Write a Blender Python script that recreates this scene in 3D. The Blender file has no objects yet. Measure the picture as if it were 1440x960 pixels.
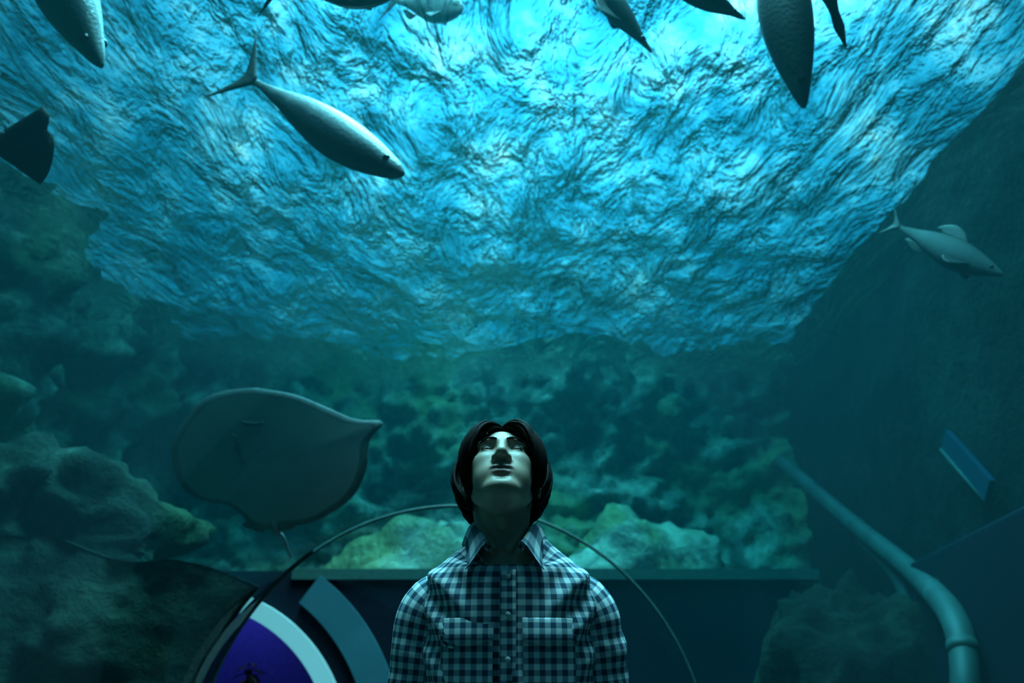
import bpy, bmesh, math, random
import numpy as np
from mathutils import Vector, Matrix, noise
random.seed(7); np.random.seed(7)
sc = bpy.context.scene
COL = sc.collection
R = math.radians

# ------------------------------------------------------------------ helpers
def link(o): COL.objects.link(o); return o
def mesh_obj(name, verts, faces, mat=None, parent=None, smooth=True, uvs=None, mats=None, fmats=None):
    me = bpy.data.meshes.new(name)
    me.from_pydata([tuple(v) for v in verts], [], [tuple(f) for f in faces])
    if uvs is not None:
        uv = me.uv_layers.new(name='UVMap')
        for l in me.loops: uv.data[l.index].uv = uvs[l.vertex_index]
    for m in (mats or ([mat] if mat else [])): me.materials.append(m)
    if fmats is not None: me.polygons.foreach_set('material_index', fmats)
    if smooth: me.polygons.foreach_set('use_smooth', [True]*len(me.polygons))
    me.update()
    o = link(bpy.data.objects.new(name, me))
    if parent: o.parent = parent
    return o
def tag(o, label=None, cat=None, group=None, kind=None):
    if label: o['label'] = label
    if cat: o['category'] = cat
    if group: o['group'] = group
    if kind: o['kind'] = kind
    return o
def empty(name, loc=(0,0,0)):
    o = link(bpy.data.objects.new(name, None)); o.location = loc; o.empty_display_size = .05
    return o
class MB:
    """collects pieces into one mesh"""
    def __init__(s): s.v=[]; s.f=[]; s.uv=[]
    def add(s, v, f, uv=None):
        b=len(s.v); s.v += [tuple(p) for p in v]; s.f += [tuple(b+i for i in q) for q in f]
        s.uv += list(uv) if uv is not None else [(0,0)]*len(v)
    def build(s, name, mat, parent=None, smooth=True): return mesh_obj(name, s.v, s.f, mat, parent, smooth, s.uv)
def loft(rings, cap=True, close=True):
    """rings: list of equal-length point lists -> verts, faces"""
    n=len(rings[0]); v=[p for r in rings for p in r]; f=[]
    for i in range(len(rings)-1):
        for j in range(n if close else n-1):
            k=(j+1)%n
            f.append((i*n+j, i*n+k, (i+1)*n+k, (i+1)*n+j))
    if cap and close:
        f.append(tuple(range(n-1,-1,-1))); b=(len(rings)-1)*n; f.append(tuple(b+j for j in range(n)))
    return v,f
def tube(path, radii, n=16, flat=1.0, up=(0,0,1), cap=True):
    P=[Vector(p) for p in path]; rings=[]; up=Vector(up)
    for i,p in enumerate(P):
        t=(P[min(i+1,len(P)-1)]-P[max(i-1,0)]).normalized()
        a=up-t*up.dot(t)
        if a.length<1e-4: a=Vector((1,0,0))-t*t.x
        a.normalize(); b=t.cross(a)
        r=radii[i] if hasattr(radii,'__len__') else radii
        rings.append([p+(a*math.sin(2*math.pi*j/n)*flat+b*math.cos(2*math.pi*j/n))*r for j in range(n)])
    return loft(rings,cap)
def catmull(pts, m):
    """resample a list of tuples smoothly"""
    A=np.array(pts,float); n=len(A); out=[]
    for s in np.linspace(0,n-1,m):
        i=min(int(s),n-2); t=s-i
        p0,p1,p2,p3=A[max(i-1,0)],A[i],A[i+1],A[min(i+2,n-1)]
        out.append(.5*((2*p1)+(-p0+p2)*t+(2*p0-5*p1+4*p2-p3)*t*t+(-p0+3*p1-3*p2+p3)*t**3))
    return out
def box(x0,x1,y0,y1,z0,z1):
    v=[(x0,y0,z0),(x1,y0,z0),(x1,y1,z0),(x0,y1,z0),(x0,y0,z1),(x1,y0,z1),(x1,y1,z1),(x0,y1,z1)]
    return v,[(0,3,2,1),(4,5,6,7),(0,1,5,4),(1,2,6,5),(2,3,7,6),(3,0,4,7)]
def sm(a,b,x):
    t=min(1,max(0,(x-a)/(b-a))); return t*t*(3-2*t)

# camera: chest height in the tunnel, looking up along +Y
CAM=Vector((0,0,1.18)); PITCH=R(18); FPX=1400.0
FW=Vector((0,math.cos(PITCH),math.sin(PITCH))); UP=Vector((0,-math.sin(PITCH),math.cos(PITCH)))
def P(px,py,d): return CAM+(FW+Vector((1,0,0))*((px-720)/FPX)+UP*((480-py)/FPX))*d

# ------------------------------------------------------------------ materials
def newmat(name):
    m=bpy.data.materials.new(name); m.use_nodes=True; nt=m.node_tree; nt.nodes.clear()
    return m,nt,nt.nodes.new('ShaderNodeOutputMaterial')
def N(nt,t,**k):
    n=nt.nodes.new(t)
    for a,b in k.items():
        if a in n.inputs: n.inputs[a].default_value=b
        else: setattr(n,a,b)
    return n
def L(nt,a,b): nt.links.new(a,b)
def ramp(nt,stops,fac=None,interp='LINEAR'):
    r=nt.nodes.new('ShaderNodeValToRGB'); r.color_ramp.interpolation=interp
    e=r.color_ramp.elements
    while len(e)<len(stops): e.new(.5)
    for i,(p,c) in enumerate(stops): e[i].position=p; e[i].color=(*c,1) if len(c)==3 else c
    if fac is not None: L(nt,fac,r.inputs[0])
    return r
def simple(name,col,rough=.6,noise_amt=.15,scale=20,spec=.4,metal=0,bump=0.0,bscale=60):
    m,nt,out=newmat(name)
    b=N(nt,'ShaderNodeBsdfPrincipled',Roughness=rough,Metallic=metal); b.inputs['Specular IOR Level'].default_value=spec
    tc=N(nt,'ShaderNodeTexCoord'); nz=N(nt,'ShaderNodeTexNoise',Scale=scale,Detail=4.0); L(nt,tc.outputs['Object'],nz.inputs['Vector'])
    d=tuple(c*(1-noise_amt) for c in col); u=tuple(min(1,c*(1+noise_amt)) for c in col)
    r=ramp(nt,[(.3,d),(.7,u)],nz.outputs['Fac']); L(nt,r.outputs[0],b.inputs['Base Color'])
    if bump:
        n2=N(nt,'ShaderNodeTexNoise',Scale=bscale,Detail=3.0); L(nt,tc.outputs['Object'],n2.inputs['Vector'])
        bp=N(nt,'ShaderNodeBump',Strength=bump,Distance=.01); L(nt,n2.outputs['Fac'],bp.inputs['Height']); L(nt,bp.outputs[0],b.inputs['Normal'])
    L(nt,b.outputs[0],out.inputs[0]); return m

def rock_mat(name,dark,mid,pale,moss,sc1=1.0,rough=.9):
    m,nt,out=newmat(name)
    b=N(nt,'ShaderNodeBsdfPrincipled',Roughness=rough); b.inputs['Specular IOR Level'].default_value=.2
    g=N(nt,'ShaderNodeNewGeometry')
    n1=N(nt,'ShaderNodeTexNoise',Scale=.9*sc1,Detail=7.0,Roughness=.65,Distortion=.8); L(nt,g.outputs['Position'],n1.inputs['Vector'])
    n2=N(nt,'ShaderNodeTexNoise',Scale=.55*sc1,Detail=4.0,Roughness=.6); L(nt,g.outputs['Position'],n2.inputs['Vector'])
    n3=N(nt,'ShaderNodeTexNoise',Scale=5*sc1,Detail=6.0,Roughness=.7); L(nt,g.outputs['Position'],n3.inputs['Vector'])
    r1=ramp(nt,[(.38,dark),(.5,mid),(.62,pale)],n1.outputs['Fac'])
    r2=ramp(nt,[(.48,(0,0,0)),(.62,(1,1,1))],n2.outputs['Fac'])
    mx=N(nt,'ShaderNodeMix',data_type='RGBA',blend_type='MIX'); L(nt,r2.outputs[0],mx.inputs[0]); L(nt,r1.outputs[0],mx.inputs[6]); mx.inputs[7].default_value=(*moss,1)
    r3=ramp(nt,[(.3,(.35,.35,.35)),(.65,(1.0,1.0,1.0))],n3.outputs['Fac'])
    m2=N(nt,'ShaderNodeMix',data_type='RGBA',blend_type='MULTIPLY'); m2.inputs[0].default_value=.8
    L(nt,mx.outputs[2],m2.inputs[6]); L(nt,r3.outputs[0],m2.inputs[7]); L(nt,m2.outputs[2],b.inputs['Base Color'])
    bp=N(nt,'ShaderNodeBump',Strength=.9,Distance=.12); L(nt,n3.outputs['Fac'],bp.inputs['Height']); L(nt,bp.outputs[0],b.inputs['Normal'])
    L(nt,b.outputs[0],out.inputs[0]); return m
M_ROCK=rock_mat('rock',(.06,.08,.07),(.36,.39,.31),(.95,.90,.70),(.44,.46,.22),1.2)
M_ROCKSHADE=rock_mat('shade_toned_rock',(.02,.03,.025),(.06,.08,.06),(.17,.18,.13),(.06,.09,.04),1.3)  # rock copy darkened; shade of the side rocks is in its colour
M_ROCKDEEP=rock_mat('deep_shade_rock',(.006,.009,.007),(.014,.02,.014),(.04,.05,.033),(.016,.026,.012),1.5)  # darkest rock copy, deep shade put into the base colour
M_ROCKL=rock_mat('left_wall_rock',(.03,.05,.045),(.12,.16,.13),(.42,.45,.34),(.13,.18,.09),1.5)  # left wall copy toned down, its shade carried by the colour
M_BOUNCESAND=rock_mat('pale_bounce_sand',(.10,.12,.10),(.55,.52,.42),(.85,.82,.70),(.40,.42,.22),.9)  # unseen floor, made pale so the surface reflections come out brighter
M_CONC=rock_mat('stained_concrete_in_shade',(.006,.008,.0075),(.011,.015,.0135),(.027,.033,.027),(.010,.015,.009),.8)  # near-black base colour carries the shade on the right wall
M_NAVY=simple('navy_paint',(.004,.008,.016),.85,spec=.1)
M_NAVYROOM=simple('blue_wall_paint',(.05,.06,.5),.6)
M_PIPE=simple('pale_reflection_pipe',(.035,.065,.06),.6,.3,3)
M_BLUE=simple('blue_reflection',(.01,.045,.08),.4)
M_TEAL=simple('teal_paint',(.03,.11,.14),.5,.1,4)
M_COPE=simple('green_coping',(.02,.07,.06),.6)
M_FLOOR=simple('dark_floor',(.03,.035,.04),.6,.2,8)

def clear_mat(name,gain,tint,base=.02,rough=.0):
    m,nt,out=newmat(name)
    lw=N(nt,'ShaderNodeLayerWeight'); lw.inputs[0].default_value=.5
    p=N(nt,'ShaderNodeMath',operation='POWER'); L(nt,lw.outputs['Facing'],p.inputs[0]); p.inputs[1].default_value=5
    mu=N(nt,'ShaderNodeMath',operation='MULTIPLY_ADD'); L(nt,p.outputs[0],mu.inputs[0]); mu.inputs[1].default_value=gain; mu.inputs[2].default_value=base
    t=N(nt,'ShaderNodeBsdfTransparent'); t.inputs[0].default_value=(*tint,1)
    g=N(nt,'ShaderNodeBsdfGlossy',Roughness=rough); g.inputs[0].default_value=(1,1,1,1)
    mx=N(nt,'ShaderNodeMixShader'); L(nt,mu.outputs[0],mx.inputs[0]); L(nt,t.outputs[0],mx.inputs[1]); L(nt,g.outputs[0],mx.inputs[2])
    L(nt,mx.outputs[0],out.inputs[0]); return m
M_ACRYL=clear_mat('clear_acrylic',.15,(.97,.99,.99),.01)
M_ACRYLO=clear_mat('clear_acrylic_outside',.08,(.98,1,1),.0)
M_SEAM=simple('pale_joint',(.03,.08,.08),.6,spec=.15)

# water surface: total internal reflection seen from below, broken by ripples
def water_surface_mat():
    m,nt,out=newmat('rippled_water')
    g=N(nt,'ShaderNodeNewGeometry')
    mp=N(nt,'ShaderNodeMapping'); mp.inputs['Scale'].default_value=(3.0,.9,1); L(nt,g.outputs['Position'],mp.inputs[0])
    n1=N(nt,'ShaderNodeTexNoise',Scale=.9,Detail=5.0,Roughness=.58,Distortion=.4); L(nt,mp.outputs[0],n1.inputs['Vector'])
    bp=N(nt,'ShaderNodeBump',Strength=1.0,Distance=.34); L(nt,n1.outputs['Fac'],bp.inputs['Height'])
    lw=N(nt,'ShaderNodeLayerWeight'); lw.inputs[0].default_value=.5; L(nt,bp.outputs[0],lw.inputs['Normal'])
    fr=ramp(nt,[(0,(.03,)*3),(.38,(.05,)*3),(.51,(.42,)*3),(.63,(.82,)*3),(.78,(1,)*3)],lw.outputs['Facing'])
    t=N(nt,'ShaderNodeBsdfTransparent')
    gl=N(nt,'ShaderNodeBsdfGlossy',Roughness=.05); gl.inputs[0].default_value=(.95,.97,.97,1); L(nt,bp.outputs[0],gl.inputs['Normal'])
    mx=N(nt,'ShaderNodeMixShader'); L(nt,fr.outputs[0],mx.inputs[0]); L(nt,t.outputs[0],mx.inputs[1]); L(nt,gl.outputs[0],mx.inputs[2])
    L(nt,mx.outputs[0],out.inputs[0]); return m
def water_volume_mat():
    m,nt,out=newmat('sea_water')
    s=N(nt,'ShaderNodeVolumeScatter',Density=.006,Anisotropy=.2); s.inputs[0].default_value=(.05,.85,1,1)
    a=N(nt,'ShaderNodeVolumeAbsorption',Density=.35); a.inputs[0].default_value=(.0,.66,.70,1)
    ad=N(nt,'ShaderNodeAddShader'); L(nt,s.outputs[0],ad.inputs[0]); L(nt,a.outputs[0],ad.inputs[1])
    L(nt,ad.outputs[0],out.inputs['Volume']); return m

# ------------------------------------------------------------------ the tank
XL,XR,YB,YF,ZS=-4.9,4.1,14.2,-3.6,5.2
def fract(p,s,o=4): return noise.fractal(Vector(p)*s,.9,2.0,o)
def rock_sheet(name,fn,nu,nv,disp,mat,nrm,seed,s1=.45,s2=1.6):
    v=[];f=[]
    for i in range(nu+1):
        for j in range(nv+1):
            p=Vector(fn(i/nu,j/nv)); q=p+Vector((seed*7.1,seed*3.3,0))
            d=disp*(fract(q,s1)*.9+abs(fract(q,s2,5))*.45-.15)
            if nrm is None: p.z+=d
            else: p+=Vector(nrm)*d
            v.append(p)
    for i in range(nu):
        for j in range(nv):
            a=i*(nv+1)+j; f.append((a,a+nv+1,a+nv+2,a+1))
    o=mesh_obj(name,v,f,mat); return tag(o,kind='structure')
rock_sheet('wall_back',lambda u,v:(XL-1+(XR-XL+2)*u, YB-1.6*(1-v)**2, -.3+(ZS+.9)*v),170,110,1.1,M_ROCK,(0,-1,0),1)
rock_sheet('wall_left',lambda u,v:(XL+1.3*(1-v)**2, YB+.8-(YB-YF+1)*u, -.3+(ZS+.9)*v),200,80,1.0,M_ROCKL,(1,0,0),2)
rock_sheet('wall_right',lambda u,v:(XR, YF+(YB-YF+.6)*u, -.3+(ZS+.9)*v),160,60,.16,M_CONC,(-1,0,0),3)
rock_sheet('wall_front',lambda u,v:(XL-1+(XR-XL+2)*u, YF, -.3+(ZS+.9)*v),40,30,.3,M_ROCKSHADE,(0,1,0),4)
rock_sheet('floor_tank',lambda u,v:(XL-.5+(XR-XL+1)*u, YF+(YB-YF)*v, -.45),90,160,.35,M_BOUNCESAND,None,5)

# water surface mesh with real waves
def wave(x,y):
    p=Vector((x*1.0,y*.62,0))
    return .10*noise.noise(p*.8)+.05*noise.noise(p*1.9+Vector((5,2,1)))+.009*noise.noise(p*4.6)
nx,ny=190,330; v=[];f=[]
for i in range(nx+1):
    for j in range(ny+1):
        x=XL-.8+(XR-XL+1.4)*i/nx; y=YF-.1+(YB-YF+.8)*j/ny
        v.append((x,y,ZS+wave(x,y)))
for i in range(nx):
    for j in range(ny):
        a=i*(ny+1)+j; f.append((a,a+ny+1,a+ny+2,a+1))
tag(mesh_obj('water_surface',v,f,water_surface_mat()),'rippling bright water surface over the tunnel','water','',None)['kind']='stuff'
bpy.data.objects['water_surface'].pop('group',None)

# tunnel sweep
TR,TZ=1.51,.62
def tpath(s):
    pts=[(.06,-3.0),(.04,-1),(.0,1.5),(-.12,4),(-.35,6.3),(-.85,7.6),(-1.85,8.9),(-2.95,10.1),(-3.7,11.6)]
    return pts
TP=catmull([(x,y,r) for (x,y),r in zip(tpath(0),[TR]*5+[1.52,1.54,1.56,1.56])],73)
def ring_at(i,r_add,n=56,zlow=0.0):
    x,y,r=TP[i]; x0,y0,_=TP[max(i-1,0)]; x1,y1,_=TP[min(i+1,len(TP)-1)]
    if y<=6.31: dx,dy=0,1
    else:
        dx,dy=x1-x0,y1-y0; l=math.hypot(dx,dy); dx/=l; dy/=l
    r+=r_add; a0=math.asin(max(-1,min(1,(zlow-TZ)/r)))
    return [Vector((x+dy*r*math.cos(a),y-dx*r*math.cos(a),TZ+r*math.sin(a))) for a in np.linspace(a0,math.pi-a0,n)]
def shell(i0,i1,name):
    inn=[ring_at(i,0) for i in range(i0,i1+1)]; ou=[ring_at(i,.055) for i in range(i0,i1+1)]
    vi,fi=loft(inn,False,False); vo,fo=loft(ou,False,False); nb=len(vi); n=56
    fo=[tuple(nb+k for k in q[::-1]) for q in fo]
    e=[]
    for base in (0,(i1-i0)*n):
        for j in range(n-1): e.append((base+j,base+j+1,nb+base+j+1,nb+base+j))
    o=mesh_obj(name,vi+vo,fi+fo+e,mats=[M_ACRYL,M_ACRYLO],fmats=[0]*len(fi)+[1]*(len(fo)+len(e)))
    return tag(o,kind='structure')
iS=min(range(len(TP)),key=lambda i:abs(TP[i][1]-6.3)); iE=min(range(len(TP)),key=lambda i:abs(TP[i][1]-10.1))
shell(0,iS,'ceiling_tunnel'); shell(iS,iE,'ceiling_tunnel_bend')
# joint between the two tunnel segments
inn=ring_at(iS,-.004,90); ou=ring_at(iS,.014,90); v=[];f=[]
for dy in (-.008,.008):
    v+=[p+Vector((0,dy,0)) for p in inn]; v+=[p+Vector((0,dy,0)) for p in ou]
n=90
for j in range(n-1):
    f+=[(j,j+1,n+j+1,n+j),(2*n+j,3*n+j,3*n+j+1,2*n+j+1),(j,2*n+j,2*n+j+1,j+1),(n+j,n+j+1,3*n+j+1,3*n+j)]
tag(mesh_obj('trim_1',v,f,M_SEAM),kind='structure')
A_=np.linspace(math.pi-.95,math.pi+.42,60); v,f=loft([[Vector((TP[iS][0]+r*math.cos(a),y,TZ+r*math.sin(a))) for r,y in ((1.522,6.262),(1.526+.074*sm(2.25,2.9,a),6.262),(1.526+.074*sm(2.25,2.9,a),6.298),(1.522,6.298))] for a in A_])
tag(mesh_obj('trim_3',v,f,M_NAVY,smooth=False),kind='structure')
# tunnel floor
fl=[]
for i in range(len(TP)):
    r=ring_at(i,-.004); fl.append([r[0],r[-1],r[-1]-Vector((0,0,.2)),r[0]-Vector((0,0,.2))])
v,f=loft(fl); tag(mesh_obj('floor',v,f,M_FLOOR,smooth=False),kind='structure')
# low kerb walls along the tunnel sides
for side,nm in ((0,'baseboard_right'),(-1,'baseboard_left')):
    rr=[]
    for i in range(0,iE+1):
        r=ring_at(i,-.01); p=r[side]; c=Vector((TP[i][0],TP[i][1],0)); d=(c-p); d.z=0; d.normalize()
        rr.append([p,p+d*.14,p+d*.14+Vector((0,0,.34)),p+Vector((0,0,.34))-d*.12])
    v,f=loft(rr); tag(mesh_obj(nm,v,f,M_NAVY,smooth=False),kind='structure')

# water body (box with the tunnel as a cavity)
v,f=box(XL-1.2,XR+.6,YF-.5,YB+1.0,-.9,ZS-.16)
cav=[ring_at(i,.06,40,-.25) for i in range(len(TP))]
vc,fc=loft(cav); b=len(v); v=v+vc; f=f+[tuple(b+k for k in q) for q in fc]
o=mesh_obj('tank_water',v,f,None,smooth=False)
bm=bmesh.new(); bm.from_mesh(o.data); bmesh.ops.recalc_face_normals(bm,faces=bm.faces)
# outer box faces out, cavity faces into the tunnel (i.e. out of the water)
isl=[fc_ for fc_ in bm.faces if all(len(vv.link_edges)>=3 and abs(vv.co.z)<9 for vv in fc_.verts)]
bm.faces.ensure_lookup_table()
cf=[bm.faces[i] for i in range(6,len(bm.faces))]
vol=sum(fa.calc_center_median().dot(fa.normal)*fa.calc_area() for fa in cf)
if vol>0: bmesh.ops.reverse_faces(bm,faces=cf)
bm.to_mesh(o.data); bm.free()
o.data.materials.append(water_volume_mat()); tag(o,'clear teal sea water filling the tank around the tunnel','water',kind='stuff')

# portal building at the end of the bend
YP=10.0; PC=(-3.1,.31); PR=1.46
iE_=iE
def arch_wall(x0,x1,y0,y1,zt,cx,cz,r):
    xs=sorted(set(list(np.linspace(x0,x1,40))+[cx+r*math.sin(a) for a in np.linspace(-math.pi/2,math.pi/2,41)]))
    v=[];f=[]
    for x in xs:
        zl=cz+math.sqrt(max(0,r*r-(x-cx)**2)) if abs(x-cx)<r else 0
        zl=max(0,zl); v+=[(x,y0,zl),(x,y0,zt),(x,y1,zl),(x,y1,zt)]
    for i in range(len(xs)-1):
        a=4*i;b=a+4
        f+=[(a,b,b+1,a+1),(b+2,a+2,a+3,b+3),(a+1,b+1,b+3,a+3),(b,a,a+2,b+2)]
    f+=[(0,1,3,2),(4*len(xs)-4,4*len(xs)-2,4*len(xs)-1,4*len(xs)-3)]
    return v,f
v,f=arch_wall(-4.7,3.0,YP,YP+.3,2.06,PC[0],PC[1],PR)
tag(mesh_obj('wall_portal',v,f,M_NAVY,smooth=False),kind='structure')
v,f=box(-4.9,1.4,YP+1.5,YP+1.62,0,1.98); tag(mesh_obj('wall_room',v,f,M_NAVYROOM,smooth=False),kind='structure')
v,f=box(-4.9,2.3,YP+.3,YP+1.6,1.985,2.05); tag(mesh_obj('ceiling_room',v,f,M_NAVY,smooth=False),kind='structure')
def arch_band(r0,r1,y0,y1,n=60,c=PC,amax=None):
    a0=math.asin((0-c[1])/r0); A=np.linspace(a0,amax or math.pi-a0,n)
    rr=[[Vector((c[0]+r*math.cos(a),y,c[1]+r*math.sin(a))) for (r,y) in ((r0,y0),(r1,y0),(r1,y1),(r0,y1))] for a in A]
    return loft(rr)
m,nt,out=newmat('lit_white_band'); b=N(nt,'ShaderNodeBsdfPrincipled',Roughness=.4); b.inputs['Base Color'].default_value=(.5,.6,.6,1)
b.inputs['Emission Color'].default_value=(.35,.85,1,1); b.inputs['Emission Strength'].default_value=.10; L(nt,b.outputs[0],out.inputs[0]); M_GLOW=m
v,f=arch_band(1.43,1.60,YP-.12,YP-.01); tag(mesh_obj('portal_light_band',v,f,M_GLOW,smooth=False),'glowing pale cyan arched light band round the blue doorway','light')
v,f=arch_band(1.78,2.10,YP-.10,YP-.005,n=60,amax=R(54)); tag(mesh_obj('portal_collar',v,f,M_TEAL,smooth=False),'flat teal arched collar outside the glowing band','arch')

v,f=box(-2.15,3.0,YP-.06,YP+.3,1.975,2.075); tag(mesh_obj('trim_2',v,f,M_COPE,smooth=False),kind='structure')
# rock hugging the left of the joint
def outcrop():
    nu,nv=70,60; V=[];F=[]
    for lay in (0,1):
        for j in range(nv+1):
            t=j/nv; a=math.pi+.40-t*(.40+.70)
            e0=Vector((TP[iS][0]+1.574*math.cos(a),0,TZ+1.574*math.sin(a)))
            for i in range(nu+1):
                u=i/nu; x=e0.x+(-4.95-e0.x)*u; z=e0.z*(1-u)+(-.1+2.4*t**1.2)*u
                z+=.16*u**.5*t*noise.noise(Vector((x*2,3.3,z)))*2
                p=Vector((x,0,z)); bul=math.sin(math.pi*min(.75,u*1.1))*math.sin(math.pi*(.1+.85*t)*.98)
                d=.5*bul+.30*abs(noise.fractal(Vector((x*1.3,.5,z*1.3)),.9,2,5))*min(1,6*u)
                V.append((x,(6.27-d) if lay==0 else 6.30,z))
    K=(nu+1)*(nv+1)
    for j in range(nv):
        for i in range(nu):
            a=j*(nu+1)+i; q=(a,a+nu+1,a+nu+2,a+1); F.append(q); F.append(tuple(K+k for k in q[::-1]))
    for j in range(nv):
        for i in (0,nu): a=j*(nu+1)+i; F.append((a,K+a,K+a+nu+1,a+nu+1))
    for i in range(nu):
        for j in (0,nv): a=j*(nu+1)+i; F.append((a,a+1,K+a+1,K+a))
    return V,F
v,f=outcrop(); tag(mesh_obj('rock_outcrop',v,f,M_ROCKDEEP),'shade-toned rock outcrop hugging the left side of the tunnel joint under the stingray tail','rock')

def plant():
    c=P(350,945,10.55); e=empty('potted_plant',(c.x,c.y,0)); tag(e,'dark leafy plant silhouetted in the blue arched doorway','plant')
    rr=[[Vector((r*math.cos(t),r*math.sin(t),z)) for t in np.linspace(0,2*math.pi,25)[:-1]] for r,z in ((.13,0),(.17,.3),(.185,.3),(.185,.34),(.16,.34),(.15,.28))]
    v,f=loft(rr); mesh_obj('pot',v,f,M_COPE,e)
    v,f=tube(catmull([(0,0,.25),(.02,.01,.55),(-.01,0,.85),(0,0,1.12)],12),.018,10,up=(0,1,0)); mesh_obj('stem',v,f,M_ROCKDEEP,e)
    fo=MB(); g=random.Random(5)
    for k in range(34):
        z=g.uniform(.75,1.18); a=g.uniform(0,6.28); d=Vector((math.cos(a),math.sin(a),g.uniform(-.1,.5))).normalized(); L_=g.uniform(.14,.24)
        p=Vector((0,0,z)); w_=d.cross(Vector((0,0,1))).normalized()
        rings=[]
        for t in np.linspace(0,1,8):
            q=p+d*L_*t-Vector((0,0,.10*t*t)); h=.045*math.sin(math.pi*(.06+.92*t))
            rings.append([q+w_*h,q+Vector((0,0,.004)),q-w_*h,q-Vector((0,0,.004))])
        v,f=loft(rings); fo.add(v,f)
    fo.build('foliage',simple('dark_leaves',(.02,.045,.015),.6),e)
plant()
# ------------------------------------------------------------------ boulders
def boulder(name,c,rad,seed,mat,label,rot=0,sub=5,amt=.35):
    bm=bmesh.new(); bmesh.ops.create_icosphere(bm,subdivisions=sub,radius=1)
    off=Vector((seed*3.7,seed*1.9,seed*5.3))
    for q in bm.verts:
        d=q.co.copy(); k=1+amt*noise.fractal(d*1.1+off,.8,2.0,5)+amt*.35*abs(noise.fractal(d*3+off,.9,2.0,4))
        q.co=Vector((d.x*rad[0],d.y*rad[1],d.z*rad[2]))*k
    me=bpy.data.meshes.new(name); bm.to_mesh(me); bm.free(); me.materials.append(mat)
    me.polygons.foreach_set('use_smooth',[True]*len(me.polygons))
    o=link(bpy.data.objects.new(name,me)); o.location=c; o.rotation_euler=(0,0,rot)
    return tag(o,label,'rock')
boulder('boulder',(-3.75,7.0,2.0),(1.25,.9,.62),2,M_ROCKSHADE,'long rock ledge on the left wall beside the stingray',.2)
boulder('boulder',(2.85,8.75,.7),(.85,.7,1.15),4,M_ROCKDEEP,'shade-toned boulder right of the tunnel under the pale pipe')
boulder('boulder',(1.5,12.9,1.4),(1.4,.7,1.4),5,M_ROCK,'rounded yellow green boulder stacked behind the end wall')
boulder('boulder',(-1.1,13.0,1.4),(1.4,.7,1.4),6,M_ROCK,'pale encrusted boulder low on the back wall behind the man')
# dark block along the right of the tunnel
c=[P(1440,705,5.3),P(1285,790,8.2)]
o0,o1=c; d=(o1-o0); d.z=0; d.normalize(); nn=Vector((d.y,-d.x,0)); o1=o1+d*.2; o0=o0-d*2.5; zt=(c[0].z+c[1].z)/2
v=[(p.x,p.y,z) for z in (-.2,zt) for p in (o0,o1,o1+nn*.9,o0+nn*.9)]
f=[(0,3,2,1),(4,5,6,7),(0,1,5,4),(1,2,6,5),(2,3,7,6),(3,0,4,7)]
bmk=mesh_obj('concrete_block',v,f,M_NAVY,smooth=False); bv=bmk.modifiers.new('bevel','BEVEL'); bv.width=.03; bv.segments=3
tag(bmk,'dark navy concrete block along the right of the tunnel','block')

# pipes and blue slab built in place of reflections on the acrylic
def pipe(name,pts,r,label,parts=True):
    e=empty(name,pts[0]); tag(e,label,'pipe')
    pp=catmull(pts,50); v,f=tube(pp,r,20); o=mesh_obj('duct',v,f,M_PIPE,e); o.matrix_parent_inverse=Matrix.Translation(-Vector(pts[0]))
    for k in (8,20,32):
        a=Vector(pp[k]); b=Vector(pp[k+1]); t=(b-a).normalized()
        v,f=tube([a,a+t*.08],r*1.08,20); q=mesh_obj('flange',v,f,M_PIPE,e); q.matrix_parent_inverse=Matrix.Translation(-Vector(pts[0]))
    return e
pipe('reflection_pipe',[P(1098,648,13.2),P(1190,728,11),P(1270,792,9),P(1318,838,7.2),P(1345,878,6.5),P(1356,930,6.2),P(1358,1010,6.0),P(1358,1200,6.0)],.09,'thick pale teal pipe shape for a reflected band sloping down the dark right wall then bending downward')
pipe('reflection_pipe',[P(1215,760,10.5),P(1255,800,9.6),P(1280,850,9),P(1292,920,8.8),P(1296,1000,8.8),P(1296,1120,8.8)],.07,'thinner fainter reflected band as a pipe below the thick pale pipe')
e=empty('reflection_slab',P(1357,652,8.3)); tag(e,'small blue slab standing for a reflection in the dark above the pale pipe','panel')
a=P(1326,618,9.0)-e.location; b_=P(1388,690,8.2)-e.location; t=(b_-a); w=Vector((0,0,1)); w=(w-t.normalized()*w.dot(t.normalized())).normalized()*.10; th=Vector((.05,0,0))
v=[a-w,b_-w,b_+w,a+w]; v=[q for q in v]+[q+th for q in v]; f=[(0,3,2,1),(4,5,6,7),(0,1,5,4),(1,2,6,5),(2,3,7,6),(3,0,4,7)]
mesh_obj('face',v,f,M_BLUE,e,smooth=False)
v,f=tube([a-w,b_-w],.018,8); mesh_obj('edge_strip',v,f,M_PIPE,e)

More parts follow.
